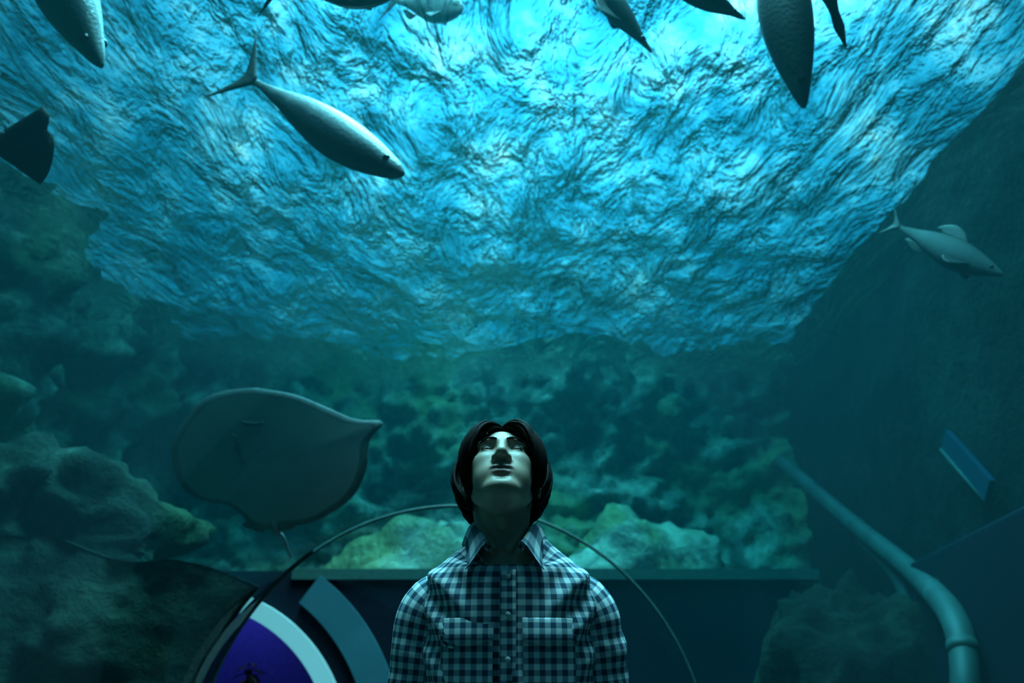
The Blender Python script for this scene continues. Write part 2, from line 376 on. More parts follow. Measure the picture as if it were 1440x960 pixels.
# ------------------------------------------------------------------ fish
def scale_mat(name,back,belly,rough=.35):
    m,nt,out=newmat(name); b=N(nt,'ShaderNodeBsdfPrincipled',Roughness=rough); b.inputs['Specular IOR Level'].default_value=.6
    tc=N(nt,'ShaderNodeTexCoord'); sp=N(nt,'ShaderNodeSeparateXYZ'); L(nt,tc.outputs['Generated'],sp.inputs[0])
    nz=N(nt,'ShaderNodeTexNoise',Scale=9.0,Detail=3.0); L(nt,tc.outputs['Object'],nz.inputs['Vector'])
    ad=N(nt,'ShaderNodeMath',operation='MULTIPLY_ADD'); L(nt,nz.outputs['Fac'],ad.inputs[0]); ad.inputs[1].default_value=.2; L(nt,sp.outputs['Z'],ad.inputs[2])
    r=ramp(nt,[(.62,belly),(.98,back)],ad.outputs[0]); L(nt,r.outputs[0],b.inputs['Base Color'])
    vo=N(nt,'ShaderNodeTexVoronoi',Scale=55.0); L(nt,tc.outputs['Object'],vo.inputs['Vector'])
    bp=N(nt,'ShaderNodeBump',Strength=.35,Distance=.004); L(nt,vo.outputs['Distance'],bp.inputs['Height']); L(nt,bp.outputs[0],b.inputs['Normal'])
    L(nt,b.outputs[0],out.inputs[0]); return m
M_SILVER=scale_mat('silver_scales_lit_back',(.62,.64,.64),(.05,.08,.09))  # pale back over dark belly: top light painted into the scales
M_GREYF=scale_mat('grey_scales',(.06,.08,.08),(.09,.12,.12))
M_DARKF=scale_mat('dark_scales',(.02,.025,.025),(.03,.035,.035),.6)
M_DIMF=scale_mat('dim_scales',(.02,.03,.03),(.04,.06,.06),.8)
M_PALEF=scale_mat('pale_scales',(.3,.4,.42),(.55,.65,.65))
M_EYE=simple('fish_eye',(.01,.01,.012),.15,0)
def fin_mat(col):
    return simple('fin_%02d'%int(col[0]*100),col,.5,.25,30,bump=.3,bscale=80)
M_FINS=fin_mat((.12,.15,.15)); M_FING=fin_mat((.07,.09,.09)); M_FIND=fin_mat((.018,.02,.02)); M_FINP=fin_mat((.3,.38,.4))
def fin(base,tip,thick=.006,m=7,axis=(0,1,0)):
    """fin between a base polyline and a tip polyline (equal lengths), thin lens section"""
    n=len(base); ax=Vector(axis); v=[];f=[]
    for s in (1,-1):
        for i in range(n):
            for j in range(m+1):
                t=j/m; p=Vector(base[i]).lerp(Vector(tip[i]),t)
                e=(1-t)**.7*min(1,4*i/(n-1)+.05,4*(n-1-i)/(n-1)+.05)*(1+.25*math.cos(i*math.pi))
                v.append(p+ax*(s*thick*max(e,.06)))
    K=n*(m+1)
    for i in range(n-1):
        for j in range(m):
            a=i*(m+1)+j; q=(a,a+1,a+m+2,a+m+1); f.append(q); f.append(tuple(K+k for k in q[::-1]))
    for i in range(n-1):
        a=i*(m+1)+m; f.append((a,K+a,K+a+m+1,a+m+1)); a=i*(m+1); f.append((a,a+m+1,K+a+m+1,K+a))
    for i in (0,n-1):
        for j in range(m):
            a=i*(m+1)+j; f.append((a,K+a,K+a+1,a+1) if i==0 else (a,a+1,K+a+1,K+a))
    return v,f
def make_fish(name,label,head,tail,dorsal,H,W,mats,tailtype='fork',tail_len=.2,tail_h=.26,bend=0.0,prof=None,cat='fish',dors=True,pect=True,peds=.13,nose=.0):
    """head/tail: world ends of the body (without tail fin). H, W: max half height / half width as a share of length"""
    head=Vector(head); tail=Vector(tail); Ln=(head-tail).length
    x=(head-tail).normalized(); z=Vector(dorsal); z=(z-x*z.dot(x)).normalized(); y=z.cross(x)
    e=empty(name); e.matrix_world=Matrix(((x.x,y.x,z.x,tail.x),(x.y,y.y,z.y,tail.y),(x.z,y.z,z.z,tail.z),(0,0,0,1)))
    tag(e,label,cat,'fish swimming around the tunnel')
    mb,mf=mats
    prof=prof or [(0,.16),(.06,.17),(.18,.32),(.35,.68),(.52,.95),(.66,1.0),(.8,.86),(.9,.62),(.96,.40),(1,.10)]
    pr=catmull(prof,44); rings=[]
    def by(t): return bend*Ln*((1-t)**2)
    for k,(t,h) in enumerate(pr):
        hh=H*Ln*h; ww=W*Ln*(h if t>.3 else h*(.35+.65*t/.3)); cz=-.12*hh*sm(.2,.6,t)+nose*Ln*sm(.8,1,t)
        rings.append([Vector((t*Ln,by(t)+ww*math.copysign(abs(math.cos(a))**.9,math.cos(a)),cz+hh*math.copysign(abs(math.sin(a))**.95,math.sin(a)))) for a in np.linspace(0,2*math.pi,25)[:-1]])
    v,f=loft(rings); mesh_obj('body',v,f,mb,e)
    T=lambda t,zz,yy=0:(t*Ln,by(max(t,0) if t>0 else t)+yy,zz*Ln)
    h0=H*pr[0][1]
    if tailtype=='fork':
        b=[];q=[]
        for i in range(13):
            s=-1+2*i/12; b.append(T(.02,s*h0*.9)); q.append(T(-tail_len*(.35+.65*abs(s)**1.5),s*tail_h*(.75+.25*abs(s))))
        v,f=fin(b,q,.012*Ln)
    elif tailtype=='fan':
        b=[];q=[]
        for i in range(13):
            s=-1+2*i/12; b.append(T(.02,s*h0*.9)); a=s*1.05; q.append(T(-tail_len*(.34+.66*math.cos(a)**.7-.14*math.exp(-((s-.38)/.14)**2)),tail_h*math.sin(a)/math.sin(1.05)))
        v,f=fin(b,q,.012*Ln)
    else:   # pointed
        b=[];q=[]
        for i in range(13):
            s=-1+2*i/12; b.append(T(.02,s*h0*.9)); q.append(T(-tail_len*(1-.6*abs(s)),s*tail_h))
        v,f=fin(b,q,.012*Ln)
    mesh_obj('tail_fin',v,f,mf,e)
    if dors:
        n=12; b=[T(.62-.24*i/(n-1),H*.86*(1-.1*i/(n-1))) for i in range(n)]; q=[T(.58-.27*i/(n-1),H*(.9+.75*math.sin(math.pi*min(1,(i+1.2)/(n+.5)))**.8)) for i in range(n)]
        v,f=fin(b,q,.008*Ln); mesh_obj('dorsal_fin',v,f,mf,e)
        b=[T(.36-.2*i/(n-1),-H*(.75-.35*i/(n-1))) for i in range(n)]; q=[T(.33-.2*i/(n-1),-H*(.8+.5*math.sin(math.pi*(i+.6)/n)*(1-i/(n+6))-.3*i/(n-1))) for i in range(n)]
        v,f=fin(b,q,.007*Ln); mesh_obj('anal_fin',v,f,mf,e)
    if pect:
        for s in (1,-1):
            n=9; b=[T(.76-.03*i/(n-1),-H*.35-.02*i/(n-1),s*W*Ln*.82) for i in range(n)]
            q=[T(.70-.12*math.sin(math.pi*.5*i/(n-1))-.02,-H*.75-.03*math.cos(i*.3),s*(W*Ln*.9+Ln*.10*(1-.7*i/(n-1)))) for i in range(n)]
            v,f=fin(b,q,.006*Ln,axis=(0,.3,1)); mesh_obj('pectoral_fin',v,f,mf,e)
    for s in (1,-1):
        bm=bmesh.new(); bmesh.ops.create_uvsphere(bm,u_segments=16,v_segments=10,radius=.017*Ln)
        me=bpy.data.meshes.new('eye'); bm.to_mesh(me); bm.free(); me.materials.append(M_EYE)
        o=link(bpy.data.objects.new('eye',me)); o.parent=e; he=float(np.interp(.905,[q[0] for q in pr],[q[1] for q in pr])); o.location=T(.905,H*he*.25+nose*.6,s*(W*Ln*he*.95-.008*Ln))
    return e
TP_=[(0,.16),(.06,.18),(.2,.42),(.38,.8),(.55,1.0),(.68,.97),(.8,.8),(.9,.56),(.965,.36),(1,.12)]
PT_=[(0,.16),(.06,.18),(.2,.42),(.38,.8),(.55,1.0),(.68,.95),(.8,.72),(.9,.44),(.965,.24),(1,.08)]
make_fish('silver_fish','silver fish with overhead light painted on its back diving toward lower right',P(567,245,4.25),P(360,118,4.75),(.5,-.1,1),.098,.08,(M_SILVER,M_FING),'fork',.17,.2,-.03,dors=False,pect=False,prof=TP_)
make_fish('grey_fish','grey fish entering head down above the dark tail fin',P(143,93,4.4),P(10,-210,4.9),(.6,-.6,.5),.105,.09,(M_GREYF,M_FING),'fork',prof=PT_,dors=False,pect=False)
make_fish('dark_fish','black fish on the left showing only its fan tail',P(-330,195,4.0),P(6,203,4.0),(0,-.3,1),.15,.10,(M_DARKF,M_FIND),'fan',.21,.165,prof=[(0,.36),(.06,.38),(.2,.5),(.4,.8),(.58,1.0),(.72,.95),(.85,.7),(.93,.5),(.97,.36),(1,.1)])
make_fish('dark_fish','dark fish at the upper edge showing only its flat belly',P(565,-20,3.9),P(395,-22,4.0),(0,-.5,1),.16,.13,(M_GREYF,M_FING),'fork',dors=False)
make_fish('pale_fish','pale blue hazy fish close under the bright surface',P(652,12,6.6),P(556,2,6.8),(0,-.3,1),.2,.11,(M_PALEF,M_FINP),'fork',.22,.3)
SL=[(0,.2),(.06,.22),(.2,.5),(.4,.9),(.58,1.0),(.72,.85),(.82,.55),(.9,.3),(.96,.18),(1,.05)]
make_fish('slender_fish','long slender dark fish pointing down beside the brightest patch',P(917,74,5.0),P(775,-110,5.2),(.5,-.4,.8),.075,.06,(M_GREYF,M_FING),'fork',prof=SL)
make_fish('slender_fish','black pointed snout of a fish between the slender and the big grey fish',P(1048,27,4.4),P(880,-75,4.4),(.5,-.4,.8),.10,.08,(M_DARKF,M_FIND),'fork',prof=SL,pect=False)
make_fish('grey_fish','big grey fish hanging snout down against the bright water',P(1131,151,4.2),P(1078,-170,4.6),(1,-.5,.2),.095,.085,(M_GREYF,M_FING),'fork',prof=PT_,dors=False,pect=False)
make_fish('dark_fish','black tapering tail right of the big grey fish',P(1075,-300,4.0),P(1170,22,4.0),(1,-.2,.2),.14,.1,(M_DARKF,M_FIND),'pointed',.17,.022,.05,prof=[(0,.14),(.05,.2),(.14,.42),(.3,.75),(.5,1.0),(.66,.97),(.8,.8),(.92,.5),(1,.1)],dors=False,pect=False)
make_fish('pale_fish','dim grey fish with open fins in the dark near the right wall',P(1410,386,6.0),P(1262,318,6.6),(.5,-.3,1),.12,.09,(M_DIMF,M_FIND),'fork',.12,.12,prof=PT_)

# ------------------------------------------------------------------ stingray
def stingray():
    c=P(383,645,5.5)
    e=empty('stingray',c); tag(e,'broad dark stingray showing its underside to the tunnel','stingray')
    fwd=(P(368,556,5.50)-P(388,735,5.52)).normalized()
    rt=(P(530,598,5.45)-P(235,650,5.6)).normalized(); rt=(rt-fwd*rt.dot(fwd)).normalized(); nrm=rt.cross(fwd)   # towards... checked below
    if nrm.dot(CAM-c)>0: nrm=-nrm     # nrm = the back, away from the camera
    # outline in (right, forward), metres
    def pt(px,py,d):
        q=P(377+(px-383)*1.08,645+(py-645)*1.08,d)-c; return (q.dot(rt),q.dot(fwd))
    K=5.5
    out=[pt(*p,K) for p in [(368,552),(420,560),(462,577),(497,593),(531,598),(515,622),(512,655),(497,690),(470,712),(440,727),(405,731),(392,736),(378,737),(360,732),(345,720),(322,708),(290,706),(262,698),(243,680),(234,652),(238,628),(262,596),(292,568),(330,556)]]
    A=catmull(out+[out[0]],121)[:-1]; n=len(A); m=12
    cen=np.array(pt(385,650,K)); v=[];f=[]
    for s in (1,-1):
        for j in range(m+1):
            t=j/m
            for i,a in enumerate(A):
                q=cen+(np.array(a)-cen)*t
                th=(.105 if s>0 else .035)*(1-t**1.6)**1.1+.004
                lift=.10*(abs(q[0])/.6)**2-.03*math.sin(3.1*q[0]+1)*t   # wings curl up
                v.append(rt*q[0]+fwd*q[1]+nrm*(lift+s*th))
    k=(m+1)*n
    for s in (0,1):
        for j in range(m):
            for i in range(n):
                i2=(i+1)%n; q=(s*k+j*n+i,s*k+j*n+i2,s*k+(j+1)*n+i2,s*k+(j+1)*n+i); f.append(q if s==0 else q[::-1])
    for i in range(n):
        i2=(i+1)%n; f.append((m*n+i,m*n+i2,k+m*n+i2,k+m*n+i))
    M1=simple('ray_skin',(.10,.14,.14),.6,.25,6,bump=.2,bscale=30); 
    mt,nt,o_=newmat('ray_belly'); b=N(nt,'ShaderNodeBsdfPrincipled',Roughness=.55); tc=N(nt,'ShaderNodeTexCoord'); nz=N(nt,'ShaderNodeTexNoise',Scale=3.0,Detail=3.0); L(nt,tc.outputs['Object'],nz.inputs['Vector'])
    r=ramp(nt,[(.3,(.18,.21,.21)),(.7,(.25,.28,.28))],nz.outputs['Fac']); L(nt,r.outputs[0],b.inputs['Base Color']); L(nt,b.outputs[0],o_.inputs[0])
    nf=m*n; fm=[]
    for s in (0,1):
        for j in range(m): fm+= [ (0 if (s==0 or j>=m-1) else 1) ]*n
    fm+=[0]*n
    mesh_obj('disc',v,f,None,e,mats=[M1,mt],fmats=fm)
    B=lambda px,py,h=0:(rt*pt(px,py,K)[0]+fwd*pt(px,py,K)[1]+nrm*h)
    tl=[B(388,722),B(392,740),P(398,757,5.75)-c,P(409,784,6.0)-c]
    v,f=tube(catmull(tl,24),list(np.linspace(.03,.006,24)),10); mesh_obj('tail',v,f,M1,e)
    for s in (-1,1):
        px=383+s*26; b_=[B(383+s*(8+20*i/6),722) for i in range(7)]; q=[B(383+s*(5+32*i/6),742-8*(i/6)**2) for i in range(7)]
        v,f=fin(b_,q,.012,axis=nrm); mesh_obj('pelvic_fin',v,f,M1,e)
    v,f=tube([B(350+4*i,596+2.2*math.sin(i*math.pi/8),-.034) for i in range(9)],[.004]+[.009]*7+[.004],8); mesh_obj('mouth',v,f,M_FING,e)
    for s in (-1,1):
        for k_ in range(5):
            a=B(368+s*(34-3*k_),612+9*k_,-.03); b2=B(368+s*(24-3*k_),615+9*k_,-.033)
            v,f=tube([a,(a+b2)/2,b2],[.003,.005,.003],6); mesh_obj('gill_slit',v,f,M_FING,e)
stingray()

# ------------------------------------------------------------------ the man
MX=-.008; MY=2.165
HEAD=Vector((-.022,2.165,1.562)); HP=R(36)
HROT=Matrix.Rotation(-HP,4,'X')    # tips the face (-y) upward
HM=Matrix.Translation(HEAD)@HROT
def ell(p,c,r):
    q=(p-np.array(c))/np.array(r); k=np.linalg.norm(q,axis=1); g=np.linalg.norm(q/np.array(r),axis=1)
    return k*(k-1)/np.maximum(g,1e-9)
def cap(p,a,b,ra,rb=None):
    a=np.array(a);b=np.array(b); rb=ra if rb is None else rb; d=b-a; t=np.clip(((p-a)@d)/(d@d),0,1)
    return np.linalg.norm(p-a-t[:,None]*d,axis=1)-(ra+(rb-ra)*t)
def smin(a,b,k): h=np.clip(.5+.5*(b-a)/k,0,1); return b+(a-b)*h-k*h*(1-h)
def smax(a,b,k): return -smin(-a,-b,k)
def head_sdf(p):
    d=ell(p,(0,.012,.035),(.076,.097,.090))
    d=smin(d,ell(p,(0,-.035,-.025),(.060,.058,.085)),.03)
    d=smin(d,ell(p,(0,-.045,-.073),(.041,.048,.036)),.02)
    d=smin(d,ell(p,(0,-.083,-.101),(.019,.016,.013)),.016)
    d=smin(d,cap(p,(-.012,-.081,-.100),(.012,-.081,-.100),.010),.018)
    for s in (-1,1):
        d=smin(d,ell(p,(s*.039,-.062,-.014),(.022,.024,.022)),.02)
        d=smin(d,cap(p,(s*.012,-.088,.031),(s*.046,-.074,.034),.011,.010),.014)
        d=smin(d,cap(p,(s*.050,-.005,-.055),(s*.020,-.07,-.095),.014),.022)
    for s in (-1,1): d=smin(d,ell(p,(s*.034,-.058,-.050),(.022,.024,.026)),.02)
    d=smin(d,ell(p,(0,-.076,-.058),(.034,.024,.028)),.016)
    for s in (-1,1):
        d=smax(d,-ell(p,(s*.033,-.101,.013),(.019,.018,.0125)),.012)          # sockets
        d=smin(d,ell(p,(s*.032,-.0765,.012),(.0135,.0125,.0125)),.004)         # lids
    d=smin(d,cap(p,(0,-.088,.024),(0,-.113,-.022),.007,.010),.012)
    d=smin(d,ell(p,(0,-.1145,-.030),(.0115,.0115,.0105)),.008)
    for s in (-1,1):
        d=smin(d,ell(p,(s*.0140,-.101,-.034),(.0082,.0115,.0085)),.006)
    for s in (-1,1): d=smax(d,-ell(p,(s*.0070,-.108,-.0425),(.0044,.0075,.0065)),.003)   # nostrils
    d=smax(d,-cap(p,(0,-.105,-.046),(0,-.103,-.053),.0028),.004)                # philtrum
    d=smin(d,ell(p,(-.009,-.0955,-.0585),(.0155,.0085,.0052)),.004)
    d=smin(d,ell(p,(.009,-.0955,-.0585),(.0155,.0085,.0052)),.004)
    d=smin(d,ell(p,(0,-.0935,-.0700),(.0195,.0095,.0068)),.005)
    d=smax(d,-cap(p,(-.023,-.100,-.0645),(.023,-.100,-.0645),.0022),.003)
    d=smax(d,-ell(p,(0,-.1015,-.0645),(.0145,.010,.0034)),.003)
    d=smax(d,-ell(p,(0,-.100,-.0825),(.016,.007,.0045)),.008)
    for s in (-1,1):   # eye opening
        d=smax(d,-ell(p,(s*.0325,-.0925,.0105),(.0120,.0075,.0018)),.002)
    return d
def star(sdf,o,sub,rmax=.26,it=70):
    bm=bmesh.new(); bmesh.ops.create_icosphere(bm,subdivisions=sub,radius=1)
    D=np.array([q.co[:] for q in bm.verts]); F=[[q.index for q in fc.verts] for fc in bm.faces]; bm.free()
    D/=np.linalg.norm(D,axis=1)[:,None]; r=np.full(len(D),rmax); o=np.array(o)
    for _ in range(it): r=np.maximum(r-.75*sdf(o+D*r[:,None]),.01)
    return o+D*r[:,None],F
hv,hf=star(head_sdf,(0,-.035,-.02),6)
body=MB(); body.add([HM@Vector(p) for p in hv],hf)
# ears
for s in (-1,1):
    bm=bmesh.new(); bmesh.ops.create_uvsphere(bm,u_segments=24,v_segments=16,radius=1)
    pts=[]
    for q in bm.verts:
        x,y,z=q.co; p=Vector((x*.0085+.006*z*z*.5,y*(.017+.004*z),z*.033)); p.x-= .004*max(0,1-(y*y+z*z)*2)
        p=Matrix.Rotation(R(22)*1,3,'Z')@p; p=Matrix.Rotation(R(-12),3,'X')@p
        pts.append(HM@Vector((s*(.077+p.x),.012+p.y,-.012+p.z)))
    body.add(pts,[[w.index for w in fc.verts] for fc in bm.faces]); bm.free()
# neck
nk=catmull([(HEAD.x,2.175,1.600),(HEAD.x,2.165,1.55),(HEAD.x+.002,2.155,1.49),(HEAD.x+.004,2.165,1.43),(MX,2.18,1.37)],14)
nv,nf=tube(nk,list(np.interp(np.linspace(0,1,14),[0,.3,.6,.8,1],[.049,.0525,.054,.058,.072])),28,up=(0,1,0)); body.add(nv,nf)
# larynx + neck tendons
nv,nf=tube([(HEAD.x,2.105,1.50),(HEAD.x,2.098,1.475),(HEAD.x,2.106,1.45)],[.010,.014,.009],12,up=(0,1,0)); body.add(nv,nf)
for s in (-1,1):
    nv,nf=tube([(HEAD.x+s*.058,2.185,1.545),(HEAD.x+s*.044,2.135,1.46),(HEAD.x+s*.014,2.100,1.405)],[.012,.014,.010],12,up=(0,1,0)); body.add(nv,nf)
TORSO=[(.86,.162,.112),(.95,.150,.104),(1.05,.152,.106),(1.15,.160,.112),(1.22,.166,.114),(1.28,.168,.112),(1.325,.168,.104),(1.36,.158,.094),(1.385,.134,.083),(1.405,.108,.076),(1.425,.085,.072)]
def torso_rings(off,lst,n,fold=False):
    rr=[];uv=[]
    for (z,a,b) in catmull(lst,int(60 if fold else 22)):
        r=[]
        for j in range(n):
            th=2*math.pi*j/n - math.pi/2     # j=0 : front centre
            c,s=math.cos(th),math.sin(th); e=.86
            x=(a+off)*math.copysign(abs(c)**e,c); y=(b+off)*math.copysign(abs(s)**e,s)
            if fold:
                zz=1.0-sm(1.33,1.41,z)
                k=.0050*noise.noise(Vector((x*9,y*9,z*3.0)))+.0040*noise.noise(Vector((x*20+z*9,y*14,z*6)))
                dx=min(abs(x-.15),abs(x+.15)); k+=.006*math.sin((z*1.0-abs(x)*1.1)*70)*max(0,1-dx/.09)*sm(1.10,1.25,z)
                k+=.0045*math.sin(x*85+1.5*math.sin(z*11))*sm(1.30,1.05,z) if z<1.30 else 0
                x+=c*k*zz*1.3; y+=s*k*zz*1.6
            zf=z-(.062*sm(1.37,1.434,z)*sm(.45,1.0,-s)*(1 if fold else 0)); r.append(Vector((MX+x,MY+.01+y-(.012*sm(1.37,1.434,z)*sm(.45,1,-s) if fold else 0),zf))); uv.append((((j if j<=n/2 else j-n))/n*2*math.pi*.152,z))
        rr.append(r)
    return rr,uv
rr,_=torso_rings(-.006,TORSO,40); v,f=loft(rr); body.add(v,f)
def arm_path(s): return [(MX+s*.125,2.185,1.330),(MX+s*.155,2.188,1.309),(MX+s*.177,2.19,1.272),(MX+s*.189,2.192,1.20),(MX+s*.198,2.194,1.10),(MX+s*.207,2.188,1.03),(MX+s*.215,2.155,.93),(MX+s*.220,2.12,.83)]
for s in (-1,1):
    v,f=tube(catmull(arm_path(s),30),list(np.interp(np.linspace(0,1,30),[0,.15,.3,.5,.7,.85,1],[.034,.042,.042,.04,.037,.033,.026])),20,up=(0,1,0)); body.add(v,f)
    # palm, fingers, thumb, hanging relaxed
    w=Vector((MX+s*.220,2.12,.83)); dn=Vector((s*.03,-.12,-1)).normalized(); fr=Vector((0,-1,.12)).normalized(); inn_=Vector((-s,0,0))
    v,f=tube([w+dn*.0,w+dn*.03,w+dn*.06,w+dn*.088],[.024,.032,.038,.034],16,flat=.42,up=(s,0,0)); body.add(v,f)
    for i,(o_,ln,rd) in enumerate(((.028,.072,.0088),(.009,.080,.009),(-.010,.074,.0088),(-.028,.058,.0076))):
        b0=w+dn*.080+fr*o_; p1=b0+dn*ln*.45+inn_*.006; p2=p1+(dn*.85+inn_*.5).normalized()*ln*.32; p3=p2+(dn*.6+inn_*.8).normalized()*ln*.26
        v,f=tube([b0-dn*.02,b0,p1,p2,p3],[rd,rd*1.05,rd,rd*.92,rd*.7],10,up=(0,1,.1)); body.add(v,f)
    b0=w+dn*.025+fr*.022; p1=b0+(dn*.7+fr*.7+inn_*.35).normalized()*.042; p2=p1+(dn*.9+fr*.35+inn_*.3).normalized()*.034
    v,f=tube([b0,p1,p2],[.014,.0105,.0075],10,up=(s,0,0)); body.add(v,f)
for s in (-1,1):
    lp=[(MX+s*.085,2.18,.92),(MX+s*.092,2.175,.78),(MX+s*.095,2.17,.52),(MX+s*.097,2.185,.34),(MX+s*.10,2.195,.09)]
    v,f=tube(catmull(lp,20),list(np.interp(np.linspace(0,1,20),[0,.25,.55,.75,1],[.09,.082,.055,.05,.036])),20,up=(0,1,0)); body.add(v,f)
    v,f=tube([(MX+s*.10,2.225,.055),(MX+s*.101,2.16,.06),(MX+s*.106,2.06,.045),(MX+s*.109,2.0,.04)],[.035,.042,.042,.022],14,flat=.75); body.add(v,f)
tmp=body.build('person_tmp',None)
rm=tmp.modifiers.new('r','REMESH'); rm.mode='VOXEL'; rm.voxel_size=.0026; rm.use_smooth_shade=True
s_=tmp.modifiers.new('s','SMOOTH'); s_.factor=.5; s_.iterations=2
dg=bpy.context.evaluated_depsgraph_get(); bme=bpy.data.meshes.new_from_object(tmp.evaluated_get(dg)); bpy.data.objects.remove(tmp)
bme.name='person_body'
HI=HM.inverted()
nvt=len(bme.vertices); co=np.empty(nvt*3); bme.vertices.foreach_get('co',co); co=co.reshape(-1,3)
Hn=np.array(HI); lc=co@Hn[:3,:3].T+Hn[:3,3]
lipm=np.maximum(np.exp(-np.maximum(ell(lc,(0,-.097,-.0590),(.024,.014,.0062)),0)/.0015),np.exp(-np.maximum(ell(lc,(0,-.096,-.0700),(.020,.013,.0075)),0)/.0015))*(lc[:,1]<-.085)
at=bme.attributes.new('lip','FLOAT','POINT'); at.data.foreach_set('value',lipm.astype(np.float32))
m,nt,out=newmat('skin'); b=N(nt,'ShaderNodeBsdfPrincipled',Roughness=.48); b.inputs['Subsurface Weight'].default_value=.08; b.inputs['Subsurface Radius'].default_value=(.02,.008,.004); b.inputs['Subsurface Scale'].default_value=.3
an=N(nt,'ShaderNodeAttribute',attribute_name='lip'); nz=N(nt,'ShaderNodeTexNoise',Scale=30.0,Detail=3.0); g=N(nt,'ShaderNodeNewGeometry'); L(nt,g.outputs['Position'],nz.inputs['Vector'])
r=ramp(nt,[(.3,(.46,.305,.23)),(.7,(.53,.36,.275))],nz.outputs['Fac']); mx=N(nt,'ShaderNodeMix',data_type='RGBA'); L(nt,an.outputs['Fac'],mx.inputs[0]); L(nt,r.outputs[0],mx.inputs[6]); mx.inputs[7].default_value=(.34,.15,.13,1)
L(nt,mx.outputs[2],b.inputs['Base Color']); L(nt,b.outputs[0],out.inputs[0]); M_SKIN=m
bme.materials.clear(); bme.materials.append(M_SKIN)
bme.polygons.foreach_set('use_smooth',[True]*len(bme.polygons))
man=empty('person',(MX,MY,0)); tag(man,'person in a checked shirt standing in the tunnel and gazing upward','person')
INV=Matrix.Translation((-MX,-MY,0))
def under(o,p=None):
    o.parent=p or man
    if o.parent is man: o.matrix_parent_inverse=INV
    return o
bo=link(bpy.data.objects.new('body',bme)); under(bo)
# eyes
m,nt,out=newmat('eyeball'); b=N(nt,'ShaderNodeBsdfPrincipled',Roughness=.5); tc=N(nt,'ShaderNodeTexCoord'); sp=N(nt,'ShaderNodeSeparateXYZ'); L(nt,tc.outputs['Object'],sp.inputs[0])
ng=N(nt,'ShaderNodeMath',operation='MULTIPLY'); ng.inputs[1].default_value=-1/.0115; L(nt,sp.outputs['Y'],ng.inputs[0])
r=ramp(nt,[(0,(.12,.115,.11)),(.86,(.12,.115,.11)),(.88,(.05,.025,.012)),(.975,(.04,.02,.01)),(.985,(.004,.004,.004))],ng.outputs[0]); L(nt,r.outputs[0],b.inputs['Base Color']); L(nt,b.outputs[0],out.inputs[0]); M_EYEB=m  # eye white kept dark grey, shade under the brow put into it
for s in (-1,1):
    bm=bmesh.new(); bmesh.ops.create_uvsphere(bm,u_segments=32,v_segments=20,radius=.0115)
    me=bpy.data.meshes.new('eye'); bm.to_mesh(me); bm.free(); me.materials.append(M_EYEB); me.polygons.foreach_set('use_smooth',[True]*len(me.polygons))
    o=link(bpy.data.objects.new('eye',me)); under(o); o.matrix_basis=HM@Matrix.Translation((s*.032,-.0765,.012))@Matrix.Rotation(R(-12),4,'X')
M_LASH=simple('lash',(.01,.008,.008),.7)
for s in (-1,1):
    pts=[HM@Vector((s*x,y,z)) for x,y,z in ((.0195,-.0865,.0105),(.025,-.0895,.0135),(.032,-.0905,.0145),(.039,-.0885,.0135),(.0455,-.083,.010))]
    v,f=tube(catmull(pts,12),[.0006]+[.0013]*10+[.0006],6,up=(0,0,1)); under(mesh_obj('eyelashes',v,f,M_LASH))
# hair
def hair_mat():
    m,nt,out=newmat('black_hair'); b=N(nt,'ShaderNodeBsdfPrincipled',Roughness=.75); b.inputs['Base Color'].default_value=(.014,.009,.008,1); b.inputs['Specular IOR Level'].default_value=.07
    L(nt,b.outputs[0],out.inputs[0]); return m
M_HAIR=hair_mat()
EC=np.array((0,.014,.032)); ER=np.array((.0835,.105,.0985))
def hem(phi):   # lowest elevation of hair for azimuth phi (deg from the face)
    return float(np.interp(phi,[0,9,20,32,44,58,78,100,130,180],[46,43,33,13,-8,-27,-38,-44,-50,-52]))
hair=MB()
# scalp shell
rings=[];nA=72;nE=16
top=[]
for sgn,of in ((1,0.0),):
    pass
gv=[];gf=[]
for lay,k in ((0,1.0),(1,.93)):
    for j in range(nE+1):
        for i in range(nA):
            az=2*math.pi*i/nA; phi=abs((math.degrees(az)+180)%360-180); h=hem(phi)
            el=R(88-(88-h)*j/nE); kk=k+(.06*math.sin(math.pi*min(1,j/nE))*lay*0)
            q=EC+ER*np.array((math.sin(az)*math.cos(el),-math.cos(az)*math.cos(el),math.sin(el)))*kk
            gv.append(HM@Vector(q))
for lay in (0,1):
    for j in range(nE):
        for i in range(nA):
            a=lay*(nE+1)*nA+j*nA+i; b2=lay*(nE+1)*nA+j*nA+(i+1)%nA; q=(a,b2,b2+nA,a+nA); gf.append(q if lay else q[::-1])
    gf.append(tuple(lay*(nE+1)*nA+i for i in (range(nA) if not lay else range(nA-1,-1,-1))))
for i in range(nA):
    a=nE*nA+i; b2=nE*nA+(i+1)%nA; k=(nE+1)*nA; gf.append((a,b2,b2+k,a+k))
hair.add(gv,gf)
def sdir(az,el): return np.array((math.sin(az)*math.cos(el),-math.cos(az)*math.cos(el),math.sin(el)))
rng=random.Random(3)
